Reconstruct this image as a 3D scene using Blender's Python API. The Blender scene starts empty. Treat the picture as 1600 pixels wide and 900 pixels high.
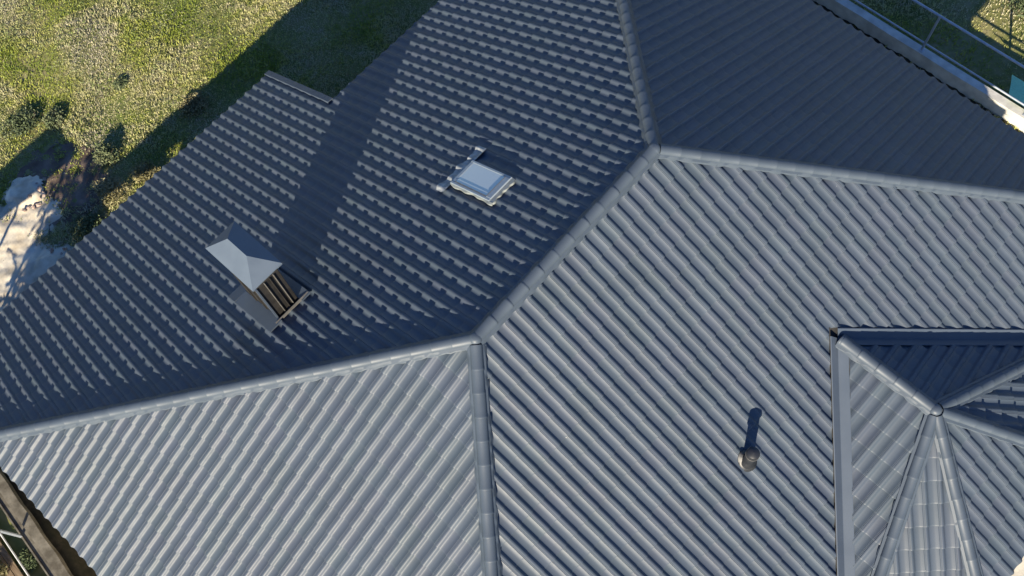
import bpy, bmesh, math, random
import numpy as np
from mathutils import Vector, Matrix

random.seed(7)
rng = np.random.default_rng(7)
C = bpy.context.scene.collection
scene = bpy.context.scene

# ------------------------------------------------------------------ camera
Z0 = 9.45                                   # height of the main ridge plane above the ground
R = ((0.6672364640, -0.7430377527, -0.0518690585),
     (-0.7039566592, -0.6063213417, -0.3698911361),
     (0.2433937614, 0.2833184229, -0.9276260821))
cam_data = bpy.data.cameras.new("camera")
cam = bpy.data.objects.new("camera", cam_data); C.objects.link(cam)
m = Matrix(((R[0][0], -R[1][0], -R[2][0]), (R[0][1], -R[1][1], -R[2][1]), (R[0][2], -R[1][2], -R[2][2])))
cam.matrix_world = Matrix.Translation((-3.2101, -4.9313, 16.6778 + Z0)) @ m.to_4x4()
cam_data.sensor_width = 36.0
cam_data.lens = 36.0 * 1527.575 / 1600.0
cam_data.clip_end = 2000.0
scene.camera = cam

# ------------------------------------------------------------------ light
SUN_EL = math.radians(23.5)
sun_h = Vector((-0.868, -0.497)).normalized()
sun_dir = Vector((sun_h.x * math.cos(SUN_EL), sun_h.y * math.cos(SUN_EL), math.sin(SUN_EL)))
world = bpy.data.worlds.new("World"); scene.world = world; world.use_nodes = True
wn = world.node_tree.nodes; wl = world.node_tree.links
sky = wn.new('ShaderNodeTexSky'); sky.sky_type = 'NISHITA'; sky.sun_disc = False
sky.sun_elevation = SUN_EL
sky.sun_rotation = math.atan2(sun_dir.x, sun_dir.y)
sky.altitude = 300; sky.air_density = 1.1; sky.dust_density = 0.1; sky.ozone_density = 3.0
hs = wn.new('ShaderNodeHueSaturation'); hs.inputs['Saturation'].default_value = 1.22; hs.inputs['Hue'].default_value = 0.514
wl.new(sky.outputs[0], hs.inputs['Color']); wl.new(hs.outputs[0], wn['Background'].inputs[0]); wn['Background'].inputs[1].default_value = 0.066
sl = bpy.data.lights.new("sun", 'SUN'); sl.energy = 4.5; sl.angle = math.radians(0.5); sl.color = (1.0, 0.88, 0.68)
so = bpy.data.objects.new("sun", sl); C.objects.link(so); so.location = (-30, -20, 30)
so.rotation_euler = sun_dir.to_track_quat('Z', 'Y').to_euler()
scene.view_settings.view_transform = 'Standard'; scene.view_settings.look = 'None'
scene.view_settings.gamma = 1.0; scene.view_settings.use_curve_mapping = False
scene.view_settings.exposure = 1.35

# ------------------------------------------------------------------ materials
def nodes(name):
    mt = bpy.data.materials.new(name); mt.use_nodes = True
    return mt, mt.node_tree.nodes, mt.node_tree.links, mt.node_tree.nodes['Principled BSDF']

def ramp(n, stops):
    r = n.new('ShaderNodeValToRGB'); e = r.color_ramp.elements
    while len(e) < len(stops): e.new(0.5)
    for i, (p_, c_) in enumerate(stops):
        e[i].position = p_; e[i].color = (*c_, 1)
    return r

def noisy(name, c1, c2, scale=6.0, rough=0.7, metal=0.0, bump=0.0, detail=6, spec=0.5, bscale=None, lo=.35, hi=.65):
    mt, n, l, b = nodes(name)
    tc = n.new('ShaderNodeTexCoord'); ns = n.new('ShaderNodeTexNoise')
    ns.inputs['Scale'].default_value = scale; ns.inputs['Detail'].default_value = detail
    l.new(tc.outputs['Object'], ns.inputs['Vector'])
    r = ramp(n, [(lo, c1), (hi, c2)]); l.new(ns.outputs[0], r.inputs[0]); l.new(r.outputs[0], b.inputs['Base Color'])
    b.inputs['Roughness'].default_value = rough; b.inputs['Metallic'].default_value = metal
    b.inputs['Specular IOR Level'].default_value = spec
    if bump:
        n2 = n.new('ShaderNodeTexNoise'); n2.inputs['Scale'].default_value = bscale or scale * 4; n2.inputs['Detail'].default_value = 8
        l.new(tc.outputs['Object'], n2.inputs['Vector'])
        bp = n.new('ShaderNodeBump'); bp.inputs['Strength'].default_value = bump; bp.inputs['Distance'].default_value = 0.02
        l.new(n2.outputs[0], bp.inputs['Height']); l.new(bp.outputs[0], b.inputs['Normal'])
    return mt

def tile_material():
    mt, n, l, b = nodes('glazed_tile')
    tc = n.new('ShaderNodeTexCoord')
    at = n.new('ShaderNodeAttribute'); at.attribute_name = 'tone'
    r = ramp(n, [(0.0, (0.052, 0.070, 0.094)), (0.3, (0.055, 0.072, 0.099)), (0.6, (0.057, 0.071, 0.099)), (0.85, (0.054, 0.073, 0.095)), (1.0, (0.059, 0.076, 0.104))])
    l.new(at.outputs['Fac'], r.inputs[0])
    ns = n.new('ShaderNodeTexNoise'); ns.inputs['Scale'].default_value = 1.3; ns.inputs['Detail'].default_value = 7
    l.new(tc.outputs['Object'], ns.inputs['Vector'])
    mp = n.new('ShaderNodeMapRange'); mp.inputs[1].default_value = .3; mp.inputs[2].default_value = .7
    mp.inputs[3].default_value = 0.90; mp.inputs[4].default_value = 1.07
    l.new(ns.outputs[0], mp.inputs[0])
    mx = n.new('ShaderNodeMix'); mx.data_type = 'RGBA'; mx.blend_type = 'MULTIPLY'; mx.inputs[0].default_value = 1
    l.new(r.outputs[0], mx.inputs[6])
    cmb = n.new('ShaderNodeCombineColor')
    for i in range(3): l.new(mp.outputs[0], cmb.inputs[i])
    l.new(cmb.outputs[0], mx.inputs[7])
    # rare pale specks of mortar and bird lime
    vo = n.new('ShaderNodeTexVoronoi'); vo.inputs['Scale'].default_value = 2.2
    l.new(tc.outputs['Object'], vo.inputs['Vector'])
    lt = n.new('ShaderNodeMath'); lt.operation = 'LESS_THAN'; lt.inputs[1].default_value = 0.018
    l.new(vo.outputs['Distance'], lt.inputs[0])
    sp = n.new('ShaderNodeSeparateColor'); l.new(vo.outputs['Color'], sp.inputs[0])
    gt = n.new('ShaderNodeMath'); gt.operation = 'GREATER_THAN'; gt.inputs[1].default_value = 0.8
    l.new(sp.outputs[0], gt.inputs[0])
    ml = n.new('ShaderNodeMath'); ml.operation = 'MULTIPLY'; l.new(lt.outputs[0], ml.inputs[0]); l.new(gt.outputs[0], ml.inputs[1])
    m2 = n.new('ShaderNodeMix'); m2.data_type = 'RGBA'; l.new(ml.outputs[0], m2.inputs[0])
    l.new(mx.outputs[2], m2.inputs[6]); m2.inputs[7].default_value = (.45, .45, .42, 1)
    l.new(m2.outputs[2], b.inputs['Base Color'])
    n3 = n.new('ShaderNodeTexNoise'); n3.inputs['Scale'].default_value = 9; n3.inputs['Detail'].default_value = 5
    l.new(tc.outputs['Object'], n3.inputs['Vector'])
    m3 = n.new('ShaderNodeMapRange'); m3.inputs[3].default_value = .46; m3.inputs[4].default_value = .60
    l.new(n3.outputs[0], m3.inputs[0]); l.new(m3.outputs[0], b.inputs['Roughness'])
    b.inputs['Specular IOR Level'].default_value = 0.42
    n4 = n.new('ShaderNodeTexNoise'); n4.inputs['Scale'].default_value = 60; n4.inputs['Detail'].default_value = 3
    l.new(tc.outputs['Object'], n4.inputs['Vector'])
    bp = n.new('ShaderNodeBump'); bp.inputs['Strength'].default_value = 0.12; bp.inputs['Distance'].default_value = 0.004
    l.new(n4.outputs[0], bp.inputs['Height']); l.new(bp.outputs[0], b.inputs['Normal'])
    return mt

M = {}
M['tile'] = tile_material()
M['cap'] = noisy('ridge_tile_glaze', (.052, .069, .093), (.060, .078, .104), 3.0, .5, spec=.45, bump=.05, bscale=50)
M['flash'] = noisy('painted_sheet_metal', (.054, .072, .102), (.064, .083, .114), 1.5, .5, .0, spec=.4, bump=.04, bscale=5)
M['deck'] = noisy('roof_underlay', (.02, .02, .022), (.03, .03, .03), 5, .9)
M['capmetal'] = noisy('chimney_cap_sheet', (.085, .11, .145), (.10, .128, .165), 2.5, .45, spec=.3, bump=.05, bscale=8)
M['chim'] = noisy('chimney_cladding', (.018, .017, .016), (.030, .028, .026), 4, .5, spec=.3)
M['vent'] = noisy('vent_plastic', (.012, .014, .018), (.020, .022, .027), 6, .45)
M['seam'] = noisy('bright_seam', (.10, .097, .09), (.14, .135, .125), 8, .45)
M['lead'] = noisy('lead_apron', (.15, .17, .19), (.33, .35, .36), 7, .5, bump=.3, bscale=20)
M['cream'] = noisy('cream_flashing', (.16, .18, .18), (.22, .24, .235), 9, .6, bump=.2, bscale=12)
M['winframe'] = noisy('window_frame_grey', (.19, .23, .28), (.22, .27, .32), 5, .32)
M['plaster'] = noisy('house_plaster', (.42, .39, .33), (.50, .46, .40), 2.5, .9, bump=.2, bscale=40)
M['concrete'] = noisy('concrete', (.42, .41, .38), (.58, .57, .53), 3.0, .9, bump=.3, bscale=20, detail=9)
M['oldconcrete'] = noisy('weathered_concrete', (.075, .066, .05), (.17, .155, .125), 3.2, .92, bump=.4, bscale=16, detail=10)
M['galv'] = noisy('galvanised_steel', (.34, .38, .44), (.42, .46, .52), 8, .42, .3)
M['white'] = noisy('white_paint', (.50, .50, .48), (.60, .60, .58), 8, .5)
M['net'] = noisy('green_netting', (.07, .36, .28), (.10, .46, .37), 20, .7, bump=.3, bscale=60)
M['rubble'] = noisy('brick_rubble', (.30, .20, .16), (.45, .38, .32), 2.0, .95, bump=.6, bscale=20, lo=.4, hi=.6)
M['bark'] = noisy('bark', (.06, .045, .03), (.12, .09, .065), 12, .95, bump=.6)

def glass():
    mt, n, l, b = nodes('window_glass')
    b.inputs['Base Color'].default_value = (.34, .37, .39, 1); b.inputs['Roughness'].default_value = .12
    b.inputs['Specular IOR Level'].default_value = 1.0; b.inputs['Coat Weight'].default_value = 1; b.inputs['Coat Roughness'].default_value = .03
    return mt
M['glass'] = glass()

def wood():
    mt, n, l, b = nodes('weathered_planks')
    tc = n.new('ShaderNodeTexCoord'); mp = n.new('ShaderNodeMapping'); mp.inputs['Scale'].default_value = (14, 1.2, 3)
    l.new(tc.outputs['Object'], mp.inputs[0]); ns = n.new('ShaderNodeTexNoise'); ns.inputs['Scale'].default_value = 1.5; ns.inputs['Detail'].default_value = 8
    l.new(mp.outputs[0], ns.inputs['Vector']); r = ramp(n, [(.3, (.09, .06, .035)), (.5, (.19, .135, .08)), (.7, (.28, .21, .13))])
    l.new(ns.outputs[0], r.inputs[0]); l.new(r.outputs[0], b.inputs['Base Color']); b.inputs['Roughness'].default_value = .85
    return mt
M['wood'] = wood()

def patch_colour(n, l, tc, stops, s1, s2, mixf=.5):
    a = n.new('ShaderNodeTexNoise'); a.inputs['Scale'].default_value = s1; a.inputs['Detail'].default_value = 4; a.inputs['Distortion'].default_value = .6
    c = n.new('ShaderNodeTexNoise'); c.inputs['Scale'].default_value = s2; c.inputs['Detail'].default_value = 6
    l.new(tc, a.inputs['Vector']); l.new(tc, c.inputs['Vector'])
    mx = n.new('ShaderNodeMix'); mx.inputs[0].default_value = mixf
    l.new(a.outputs[0], mx.inputs[2]); l.new(c.outputs[0], mx.inputs[3])
    r = ramp(n, stops); l.new(mx.outputs[0], r.inputs[0]); return r.outputs[0]

def grass_mat(name, stops, s1=.35, s2=5, mixf=.45):
    mt, n, l, b = nodes(name)
    g = n.new('ShaderNodeNewGeometry')
    col = patch_colour(n, l, g.outputs['Position'], stops, s1, s2, mixf)
    l.new(col, b.inputs['Base Color']); b.inputs['Roughness'].default_value = .75; b.inputs['Specular IOR Level'].default_value = .2
    b.inputs['Transmission Weight'].default_value = 0
    return mt
GR = [(.34, (.14, .19, .025)), (.42, (.25, .29, .045)), (.48, (.34, .35, .10)), (.53, (.41, .39, .19)), (.62, (.41, .38, .27))]
M['grass'] = grass_mat('grass_blades', GR, .42, 5, .28)
M['soil'] = grass_mat('turf_soil', [(.36, (.09, .12, .028)), (.5, (.17, .17, .06)), (.64, (.24, .21, .11))])
M['shadesoil'] = grass_mat('shade_dark_soil', [(.36, (.012, .012, .007)), (.5, (.022, .020, .012)), (.64, (.045, .036, .024))], 1.5, 9)  # soil darkened to paint in the shade along the boundary walls
M['earth'] = noisy('brown_earth', (.08, .055, .04), (.20, .15, .115), 1.6, .95, bump=.7, bscale=9, detail=10)
M['shrub'] = grass_mat('shrub_leaves', [(.35, (.06, .085, .04)), (.5, (.11, .14, .07)), (.65, (.19, .20, .11))], 1.2, 9)
M['shrubdry'] = grass_mat('dry_shrub', [(.35, (.14, .13, .06)), (.5, (.22, .20, .10)), (.65, (.32, .29, .17))], 1.2, 9)
M['weed'] = grass_mat('weed_leaves', [(.36, (.09, .13, .05)), (.45, (.19, .24, .06)), (.52, (.25, .29, .12)), (.60, (.30, .29, .17))], .5, 12, .4)
M['treeleaf'] = grass_mat('tree_leaves', [(.35, (.04, .065, .02)), (.5, (.07, .10, .03)), (.65, (.11, .13, .045))], .8, 6)
M['sand'] = noisy('pale_sand', (.40, .34, .25), (.64, .58, .46), 2.2, .95, bump=.5, bscale=7, detail=10)
M['paving'] = noisy('pale_paving', (.36, .33, .27), (.52, .49, .42), 1.3, .95, bump=.5, bscale=9, detail=10)

# ------------------------------------------------------------------ mesh helpers
class MB:
    def __init__(s): s.v = []; s.f = []; s.sm = False
    def poly(s, pts, flip=False):
        i = len(s.v); s.v += [tuple(p_) for p_ in pts]
        ids = list(range(i, i + len(pts)))
        s.f.append(ids[::-1] if flip else ids)
    def hexa(s, b, t):                       # bottom 4, top 4 (both counter-clockwise from above)
        i = len(s.v); s.v += [tuple(x) for x in b] + [tuple(x) for x in t]
        s.f += [[i+3, i+2, i+1, i], [i+4, i+5, i+6, i+7], [i, i+1, i+5, i+4], [i+1, i+2, i+6, i+5], [i+2, i+3, i+7, i+6], [i+3, i, i+4, i+7]]
    def box(s, x0, x1, y0, y1, z0, z1):
        s.hexa([(x0, y0, z0), (x1, y0, z0), (x1, y1, z0), (x0, y1, z0)], [(x0, y0, z1), (x1, y0, z1), (x1, y1, z1), (x0, y1, z1)])
    def tube(s, a, b, r0, r1=None, n=12, cap=True):
        r1 = r0 if r1 is None else r1
        a = Vector(a); b = Vector(b); d = (b - a).normalized()
        u = d.orthogonal().normalized(); w = d.cross(u); i = len(s.v)
        for c_, r_ in ((a, r0), (b, r1)):
            for k in range(n):
                t = 2 * math.pi * k / n; s.v.append(tuple(c_ + u * r_ * math.cos(t) + w * r_ * math.sin(t)))
        for k in range(n): s.f.append([i + k, i + (k + 1) % n, i + n + (k + 1) % n, i + n + k])
        if cap: s.f.append([i + k for k in range(n)][::-1]); s.f.append([i + n + k for k in range(n)])
    def lathe(s, c_, prof, n=24):
        i = len(s.v); c_ = Vector(c_)
        for r_, z_ in prof:
            for k in range(n):
                t = 2 * math.pi * k / n; s.v.append((c_.x + r_ * math.cos(t), c_.y + r_ * math.sin(t), c_.z + z_))
        for j in range(len(prof) - 1):
            for k in range(n): s.f.append([i + j*n + k, i + j*n + (k+1) % n, i + (j+1)*n + (k+1) % n, i + (j+1)*n + k])
    def build(s, name, mat, parent=None, smooth=False, bevel=0, angle=40):
        me = bpy.data.meshes.new(name); me.from_pydata(s.v, [], s.f); me.update()
        return link(name, me, mat, parent, smooth, bevel, angle)

def link(name, me, mat, parent=None, smooth=False, bevel=0, angle=40):
    me.materials.append(mat)
    if smooth:
        me.polygons.foreach_set('use_smooth', [True] * len(me.polygons))
        me.set_sharp_from_angle(angle=math.radians(angle))
    o = bpy.data.objects.new(name, me); C.objects.link(o)
    if parent: o.parent = parent; o.matrix_parent_inverse = parent.matrix_world.inverted()
    if bevel:
        bv = o.modifiers.new('bevel', 'BEVEL'); bv.width = bevel; bv.segments = 2; bv.limit_method = 'ANGLE'
    return o

def empty(name, loc, label, cat, group=None):
    o = bpy.data.objects.new(name, None); C.objects.link(o); o.location = loc; o.empty_display_size = .3
    o.matrix_world = Matrix.Translation(loc)
    o['label'] = label; o['category'] = cat
    if group: o['group'] = group
    return o

def tag(o, label=None, cat=None, group=None, kind=None):
    if label: o['label'] = label
    if cat: o['category'] = cat
    if group: o['group'] = group
    if kind: o['kind'] = kind
    return o

# ------------------------------------------------------------------ roof geometry
PITCH = 0.553
L = 5.10
DE = 8.335          # eave distance of the hip ends
DN = 8.67           # eave distance of the long slopes
DS = 7.50           # eave distance of the long slope right of the wing
DX = 11.77          # eave distance of the porch extension
XL = -8.05          # left end of the porch extension
XV = 3.20           # verge of the porch extension
HB = Z0 - 0.045      # tile base plane at the ridge
W_T = 0.309; G_T = 0.463
PROF = [(0, .039), (.04, .0425), (.09, .043), (.13, .0415), (.17, .037), (.21, .029), (.245, .020), (.28, .012), (.32, .005), (.37, .001), (.48, .0), (.60, .001),
        (.67, .004), (.73, .009), (.79, .0155), (.84, .022), (.88, .0275), (.895, .024), (.912, .024), (.925, .031), (.97, .034), (1.0, .034)]
ROWS = [(-.002, .017), (0.0, .0525), (.006, .0540), (.03, .0543), (G_T + .03, .0060)]   # distance up from the nose, offset

def inside(poly, x, y):
    c_ = np.zeros(len(x), bool); n = len(poly)
    for i in range(n):
        x1, y1 = poly[i]; x2, y2 = poly[(i + 1) % n]
        if y1 == y2: continue
        t = ((y1 > y) != (y2 > y)) & (x < (x2 - x1) * (y - y1) / (y2 - y1) + x1)
        c_ ^= t
    return c_

def tile_slope(name, O, g, p, a_rng, t_eave, poly, parent, phase=0.0, label=None, width=W_T, gauge=G_T, tmin=-.2):
    """O: point on the ridge line (x,y,z); g: plan downhill unit; poly: plan outline the tiles are cut to."""
    g = np.array(g, float); r = np.array((-g[1], g[0]))       # right-hand vector when looking uphill
    q = math.sqrt(1 + p * p); down = np.array((g[0], g[1], -p)) / q
    rr = np.array((r[0], r[1], 0.0)); nn = np.array((g[0] * p, g[1] * p, 1.0)) / q
    se = t_eave * q
    nc = int(math.ceil((se - tmin) / gauge)) + 1
    i0 = int(math.floor(a_rng[0] / width)) - 1; i1 = int(math.ceil(a_rng[1] / width)) + 1
    P = len(PROF); K = len(ROWS)
    us = np.array([u for u, h in PROF]) * width; hs = np.array([h * 1.10 for u, h in PROF])
    V = []; F = []; T = []
    px = np.array([q_[0] for q_ in poly]); py = np.array([q_[1] for q_ in poly])
    O = np.array(O, float); cnt = 0
    for j in range(nc):
        s_n = se - j * gauge
        for i in range(i0, i1):
            a = i * width + phase
            # rough cull
            cx = O[:2] + r * (a + width / 2) + g * ((s_n - gauge / 2) / q)
            if cx[0] < px.min() - .6 or cx[0] > px.max() + .6 or cx[1] < py.min() - .6 or cx[1] > py.max() + .6: continue
            if not inside(poly, np.array([cx[0] + dx for dx in (-.5, -.25, 0, .25, .5) for _ in range(5)]), np.array([cx[1] + dy for _ in range(5) for dy in (-.5, -.25, 0, .25, .5)])).any(): continue
            dh = rng.normal(0, .0012); tw = rng.normal(0, .004); sl_ = rng.normal(0, .002)
            tone = rng.random()
            for k, (sr, ho) in enumerate(ROWS):
                s_ = s_n - sr + sl_
                h = hs * (1.0 if k else 0.97) + ho + dh + tw * (us - width / 2)
                pts = O + np.outer(us + a, rr) + down * s_ + np.outer(h, nn)
                V.append(pts)
            b0 = cnt * P * K
            for k in range(K - 1):
                for c_ in range(P - 1):
                    v0 = b0 + k * P + c_
                    F.append((v0, v0 + 1, v0 + P + 1, v0 + P)); T.append(tone)
            # left edge drop of the roll
            F.append(None); cnt += 1
    V = np.concatenate(V)
    extra = []
    for t in range(cnt):                      # side skirt of each roll, down to the neighbour
        b0 = t * P * K
        extra.append(V[b0 + np.arange(1, K) * P] - nn * .022)
    E_ = np.concatenate(extra); base = len(V); V = np.concatenate([V, E_])
    FF = [f for f in F if f is not None]; TT = list(T)
    for t in range(cnt):
        b0 = t * P * K
        for k in range(1, K - 1):
            FF.append((b0 + k * P, b0 + (k + 1) * P, base + t * (K - 1) + k, base + t * (K - 1) + k - 1)); TT.append(TT[t * (K - 1) * (P - 1)])
    me = bpy.data.meshes.new(name); me.from_pydata(V.tolist(), [], FF)
    at = me.attributes.new('tone', 'FLOAT', 'FACE'); at.data.foreach_set('value', TT)
    me.update()
    bm = bmesh.new(); bm.from_mesh(me)
    for i in range(len(poly)):
        x1, y1 = poly[i]; x2, y2 = poly[(i + 1) % len(poly)]
        d = Vector((x2 - x1, y2 - y1, 0)); nrm = Vector((d.y, -d.x, 0)).normalized()
        # only geometry near the segment needs cutting
        mx0, mx1, my0, my1 = min(x1, x2) - .6, max(x1, x2) + .6, min(y1, y2) - .6, max(y1, y2) + .6
        gf = [f for f in bm.faces if mx0 < f.verts[0].co.x < mx1 and my0 < f.verts[0].co.y < my1]
        geom = set(gf)
        for f in gf: geom.update(f.edges); geom.update(f.verts)
        bmesh.ops.bisect_plane(bm, geom=list(geom), dist=1e-5, plane_co=(x1, y1, 0), plane_no=nrm)
    fl = list(bm.faces); ce = np.array([f.calc_center_median()[:2] for f in fl])
    keep = inside(poly, ce[:, 0], ce[:, 1])
    bmesh.ops.delete(bm, geom=[f for f, k_ in zip(fl, keep) if not k_], context='FACES')
    bm.to_mesh(me); bm.free()
    o = link(name, me, M['tile'], parent, True, angle=35)
    if label: o['label'] = label
    return o

house = empty('house', (2.5, 0, 0), 'large house under hipped roofs of glossy dark grey rolled tiles, seen from above', 'house')

s2 = 0.13
# wing
WX, WY, WZ = 5.42, -4.84, -2.68 + HB + 0.045     # where the wing ridge meets the main slope
EX, EY = 5.42, -7.14                             # apex of the polygonal end
P1w, P5w, P4w, P3w = .50, .50, .58, .51
WZb = WZ - .045
Rw = 3.23
zE = WZb - P4w * Rw                              # eave height of the wing
def line_cut(n1, w1, n2, w2):
    a = np.array((n1[0] * w1, n1[1] * w1, 1.)); b = np.array((n2[0] * w2, n2[1] * w2, 1.)); h = np.cross(a, b)
    if h[2] > 0: h = -h
    return h / np.linalg.norm(h[:2])
c45 = math.sqrt(.5)
g1, g5, g4, g3, g2 = (-1, 0), (-c45, -c45), (0, -1), (c45, -c45), (1, 0)
hipw = [line_cut(g1, P1w, g5, P5w), line_cut(g5, P5w, g4, P4w), line_cut(g4, P4w, g3, P3w), line_cut(g3, P3w, g2, P1w)]
def hip_end(h):                                   # plan end of a wing hip at the eave
    k = (zE - WZb) / h[2]; return (EX + h[0] * k, EY + h[1] * k)
HE = [hip_end(h) for h in hipw]
TE = (WZb - zE) / P1w                             # eave distance of the side slopes
kv = P1w / PITCH
TV = TE                                           # valley reaches the eave
VL = (WX - TE, WY - kv * TE); VR = (WX + TE, WY - kv * TE)
O1 = (EX, EY, WZb)
gap = .30; gapy = .27
tile_slope('wing_roof_slope', O1, g1, P1w, (-2.6, 3.6), TE, [(EX - TE - .05, VL[1] + (.05 - gap) * kv), (EX - TE - .05, HE[0][1] - .02), (EX, EY), (EX, WY - gap * kv)], house, .11, 'sunlit left slope of the small wing roof, beside the grey valley')
tile_slope('wing_roof_slope', O1, g2, P1w, (-2.6, 3.6), TE, [(EX, WY - gap * kv), (EX, EY), (EX + TE + .05, HE[3][1] - .02), (EX + TE + .05, VR[1] + (.05 - gap) * kv)], house, .05, 'shaded slope of the small wing roof below the upper valley')
def ext(hh): return (EX + (hh[0] - EX) * 1.03, EY + (hh[1] - EY) * 1.03)
tile_slope('wing_roof_slope', O1, g5, P5w, (-2.2, 2.2), (WZb - zE) / P5w, [(EX, EY), ext(HE[0]), ext(HE[1])], house, .02, 'narrow front facet of the wing roof between its two sunlit hips')
tile_slope('wing_roof_slope', O1, g4, P4w, (-2.2, 2.2), Rw, [(EX, EY), ext(HE[1]), ext(HE[2])], house, .16, 'lower right facet of the wing roof, its eave over pale ground')
tile_slope('wing_roof_slope', O1, g3, P3w, (-2.2, 2.2), (WZb - zE) / P3w, [(EX, EY), ext(HE[2]), ext(HE[3])], house, .07, 'far right facet of the wing roof, mostly in shadow')
# main slopes
OA = (0, 0, HB); OB = (L, 0, HB)
tile_slope('roof_slope', OA, (-1, 0), PITCH, (-9, 9), DE, [(0, 0), (-DE - .06, DE + .06), (-DE - .06, -DE - .06)], house, .12, 'bright sunlit hip end slope at the lower left')
tile_slope('roof_slope', OA, (0, -1), PITCH, (-9, 14), DN, [(0, 0), (-DE, -DE), (-DE, -DN - .05), (VL[0] - .3, -DN - .05), (VL[0] - .3, VL[1] + gapy - .3 * kv), (WX, WY + gapy),
           (VR[0] + .3, VR[1] + gapy - .3 * kv), (VR[0] + .3, -DS - .05), (L + DS, -DS - .05), (L + DS, -DS), (L, 0)], house, .0, 'broad sunlit slope with the small vent pipe')
tile_slope('roof_slope', OB, (1, 0), PITCH, (-9, 9), DE, [(L, 0), (L + DS, -DS), (L + DE + .06, -DS), (L + DE + .06, DE + .06)], house, .1, 'hip end slope wholly in blue shadow at the upper right')
tile_slope('roof_slope', OA, (0, 1), PITCH, (-14, 9), DX, [(0, 0), (L, 0), (L + DE, DE), (L + DE, DN + .02), (XV, DN + .02), (XV, DX + .06), (XL, DX + .06), (XL, DN), (-DE, DN), (-DE, DE)], house, .07,
           'rear slope in grazing light that carries the chimney and the skylight')

# underlay boards below the tiles, one closed slab per slope
def slab(mb, pts, z_of, t=.05, off=-.02):
    top = [(x, y, z_of(x, y) + off) for x, y in pts]; bot = [(x, y, z - t) for x, y, z in top]
    n = len(pts); i = len(mb.v); mb.v += top + bot
    mb.f.append(list(range(i, i + n))); mb.f.append([i + n + k for k in range(n)][::-1])
    for k in range(n): mb.f.append([i + k, i + n + k, i + n + (k + 1) % n, i + (k + 1) % n])
zl = lambda g, O, p: (lambda x, y: O[2] - p * ((x - O[0]) * g[0] + (y - O[1]) * g[1]))
e_ = .05
mb = MB()
slab(mb, [(0, 0), (-DE + e_, DE - e_), (-DE + e_, -DE + e_)], zl((-1, 0), OA, PITCH))
slab(mb, [(L, 0), (L + DS, -DS), (L + DE - e_, -DS), (L + DE - e_, DE - e_)], zl((1, 0), OB, PITCH))
slab(mb, [(0, 0), (L, 0), (L + DE - e_, DE - e_), (L + DE - e_, DN - e_), (-DE + e_, DN - e_), (-DE + e_, DE - e_)], zl((0, 1), OA, PITCH))
slab(mb, [(XL + e_, DN - e_), (XV - e_, DN - e_), (XV - e_, DX - e_), (XL + e_, DX - e_)], zl((0, 1), OA, PITCH))
slab(mb, [(0, 0), (-DE + e_, -DE + e_), (-DE + e_, -DN + e_), (VL[0], -DN + e_), (VL[0], VL[1]), (WX, WY), (VR[0], VR[1]), (VR[0], -DS), (L + DS, -DS), (L, 0)], zl((0, -1), OA, PITCH))
for g, p_, pts in ((g1, P1w, [(WX, WY), VL, HE[0], (EX, EY)]), (g2, P1w, [(WX, WY), (EX, EY), HE[3], VR]), (g5, P5w, [(EX, EY), HE[0], HE[1]]),
                   (g4, P4w, [(EX, EY), HE[1], HE[2]]), (g3, P3w, [(EX, EY), HE[2], HE[3]])):
    slab(mb, pts, zl(g, O1, p_))
mb.build('roof_underlay', M['deck'], house)

# ------------------------------------------------------------------ ridge and hip caps
def cap_line(name, A, B, parent, label=None, up=None, seg=.43, r=.122, lift=.066, start=0.0, strip=.178, slope_drop=.5, flip=False):
    """A is the upper end. Overlapping half-round tiles with a collar at the lower end of each one."""
    A = Vector(A); B = Vector(B); d = (B - A); Ln = d.length; d.normalize()
    side = d.cross(Vector((0, 0, 1))).normalized(); upv = side.cross(d).normalized()
    mb = MB(); n = 14; s = start
    while s < Ln:
        e = min(s + seg, Ln)
        jit = rng.normal(0, .0018); tilt = rng.normal(0, .002)
        rings = [(s - .03, r * .955, 0), (s + .05, r * .96, 0), (e - .045, r * .985, 0), (e - .040, r * 1.0, 0), (e - .006, r * 1.01, 0), (e, r * 1.0, 0), (e, r * .95, 0)]
        i0 = len(mb.v)
        for (q, rad, _) in rings:
            c_ = A + d * q + upv * (lift + jit + .004 * (q - s) / seg) + side * tilt
            for k in range(n + 1):
                t = math.radians(-8 + 196 * k / n)
                mb.v.append(tuple(c_ + side * rad * math.cos(t) + upv * rad * .86 * math.sin(t)))
        for j in range(len(rings) - 1):
            for k in range(n):
                a = i0 + j * (n + 1) + k; mb.f.append([a, a + 1, a + n + 2, a + n + 1])
        s += seg
    o = mb.build(name, M['cap'], parent, True, angle=50)
    if label: o['label'] = label
    # ventilation strip beside the caps, following both slopes, edges dressed over the rolls
    ms = MB(); ns = max(2, int(Ln / .10))
    for sg in (-1, 1):
        i0 = len(ms.v)
        for q in range(ns + 1):
            c_ = A + d * (Ln * q / ns)
            wob = .010 * math.sin(q * 1.9 + sg) + rng.normal(0, .006)
            for w_, zz in ((.10, .088), (.16, .076 - .16 * 0), (strip - .02 + wob, .074 - slope_drop * .5 * .05), (strip + wob, .045)):
                ms.v.append(tuple(c_ + side * sg * w_ + upv * (zz - slope_drop * (w_ - .1) * .75)))
        for q in range(ns):
            for k in range(3):
                a = i0 + q * 4 + k; ms.f.append([a, a + 1, a + 5, a + 4] if sg < 0 else [a + 4, a + 5, a + 1, a])
    st = ms.build('ventilation_strip', M['cap'], o, True, angle=60)
    return o

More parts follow.
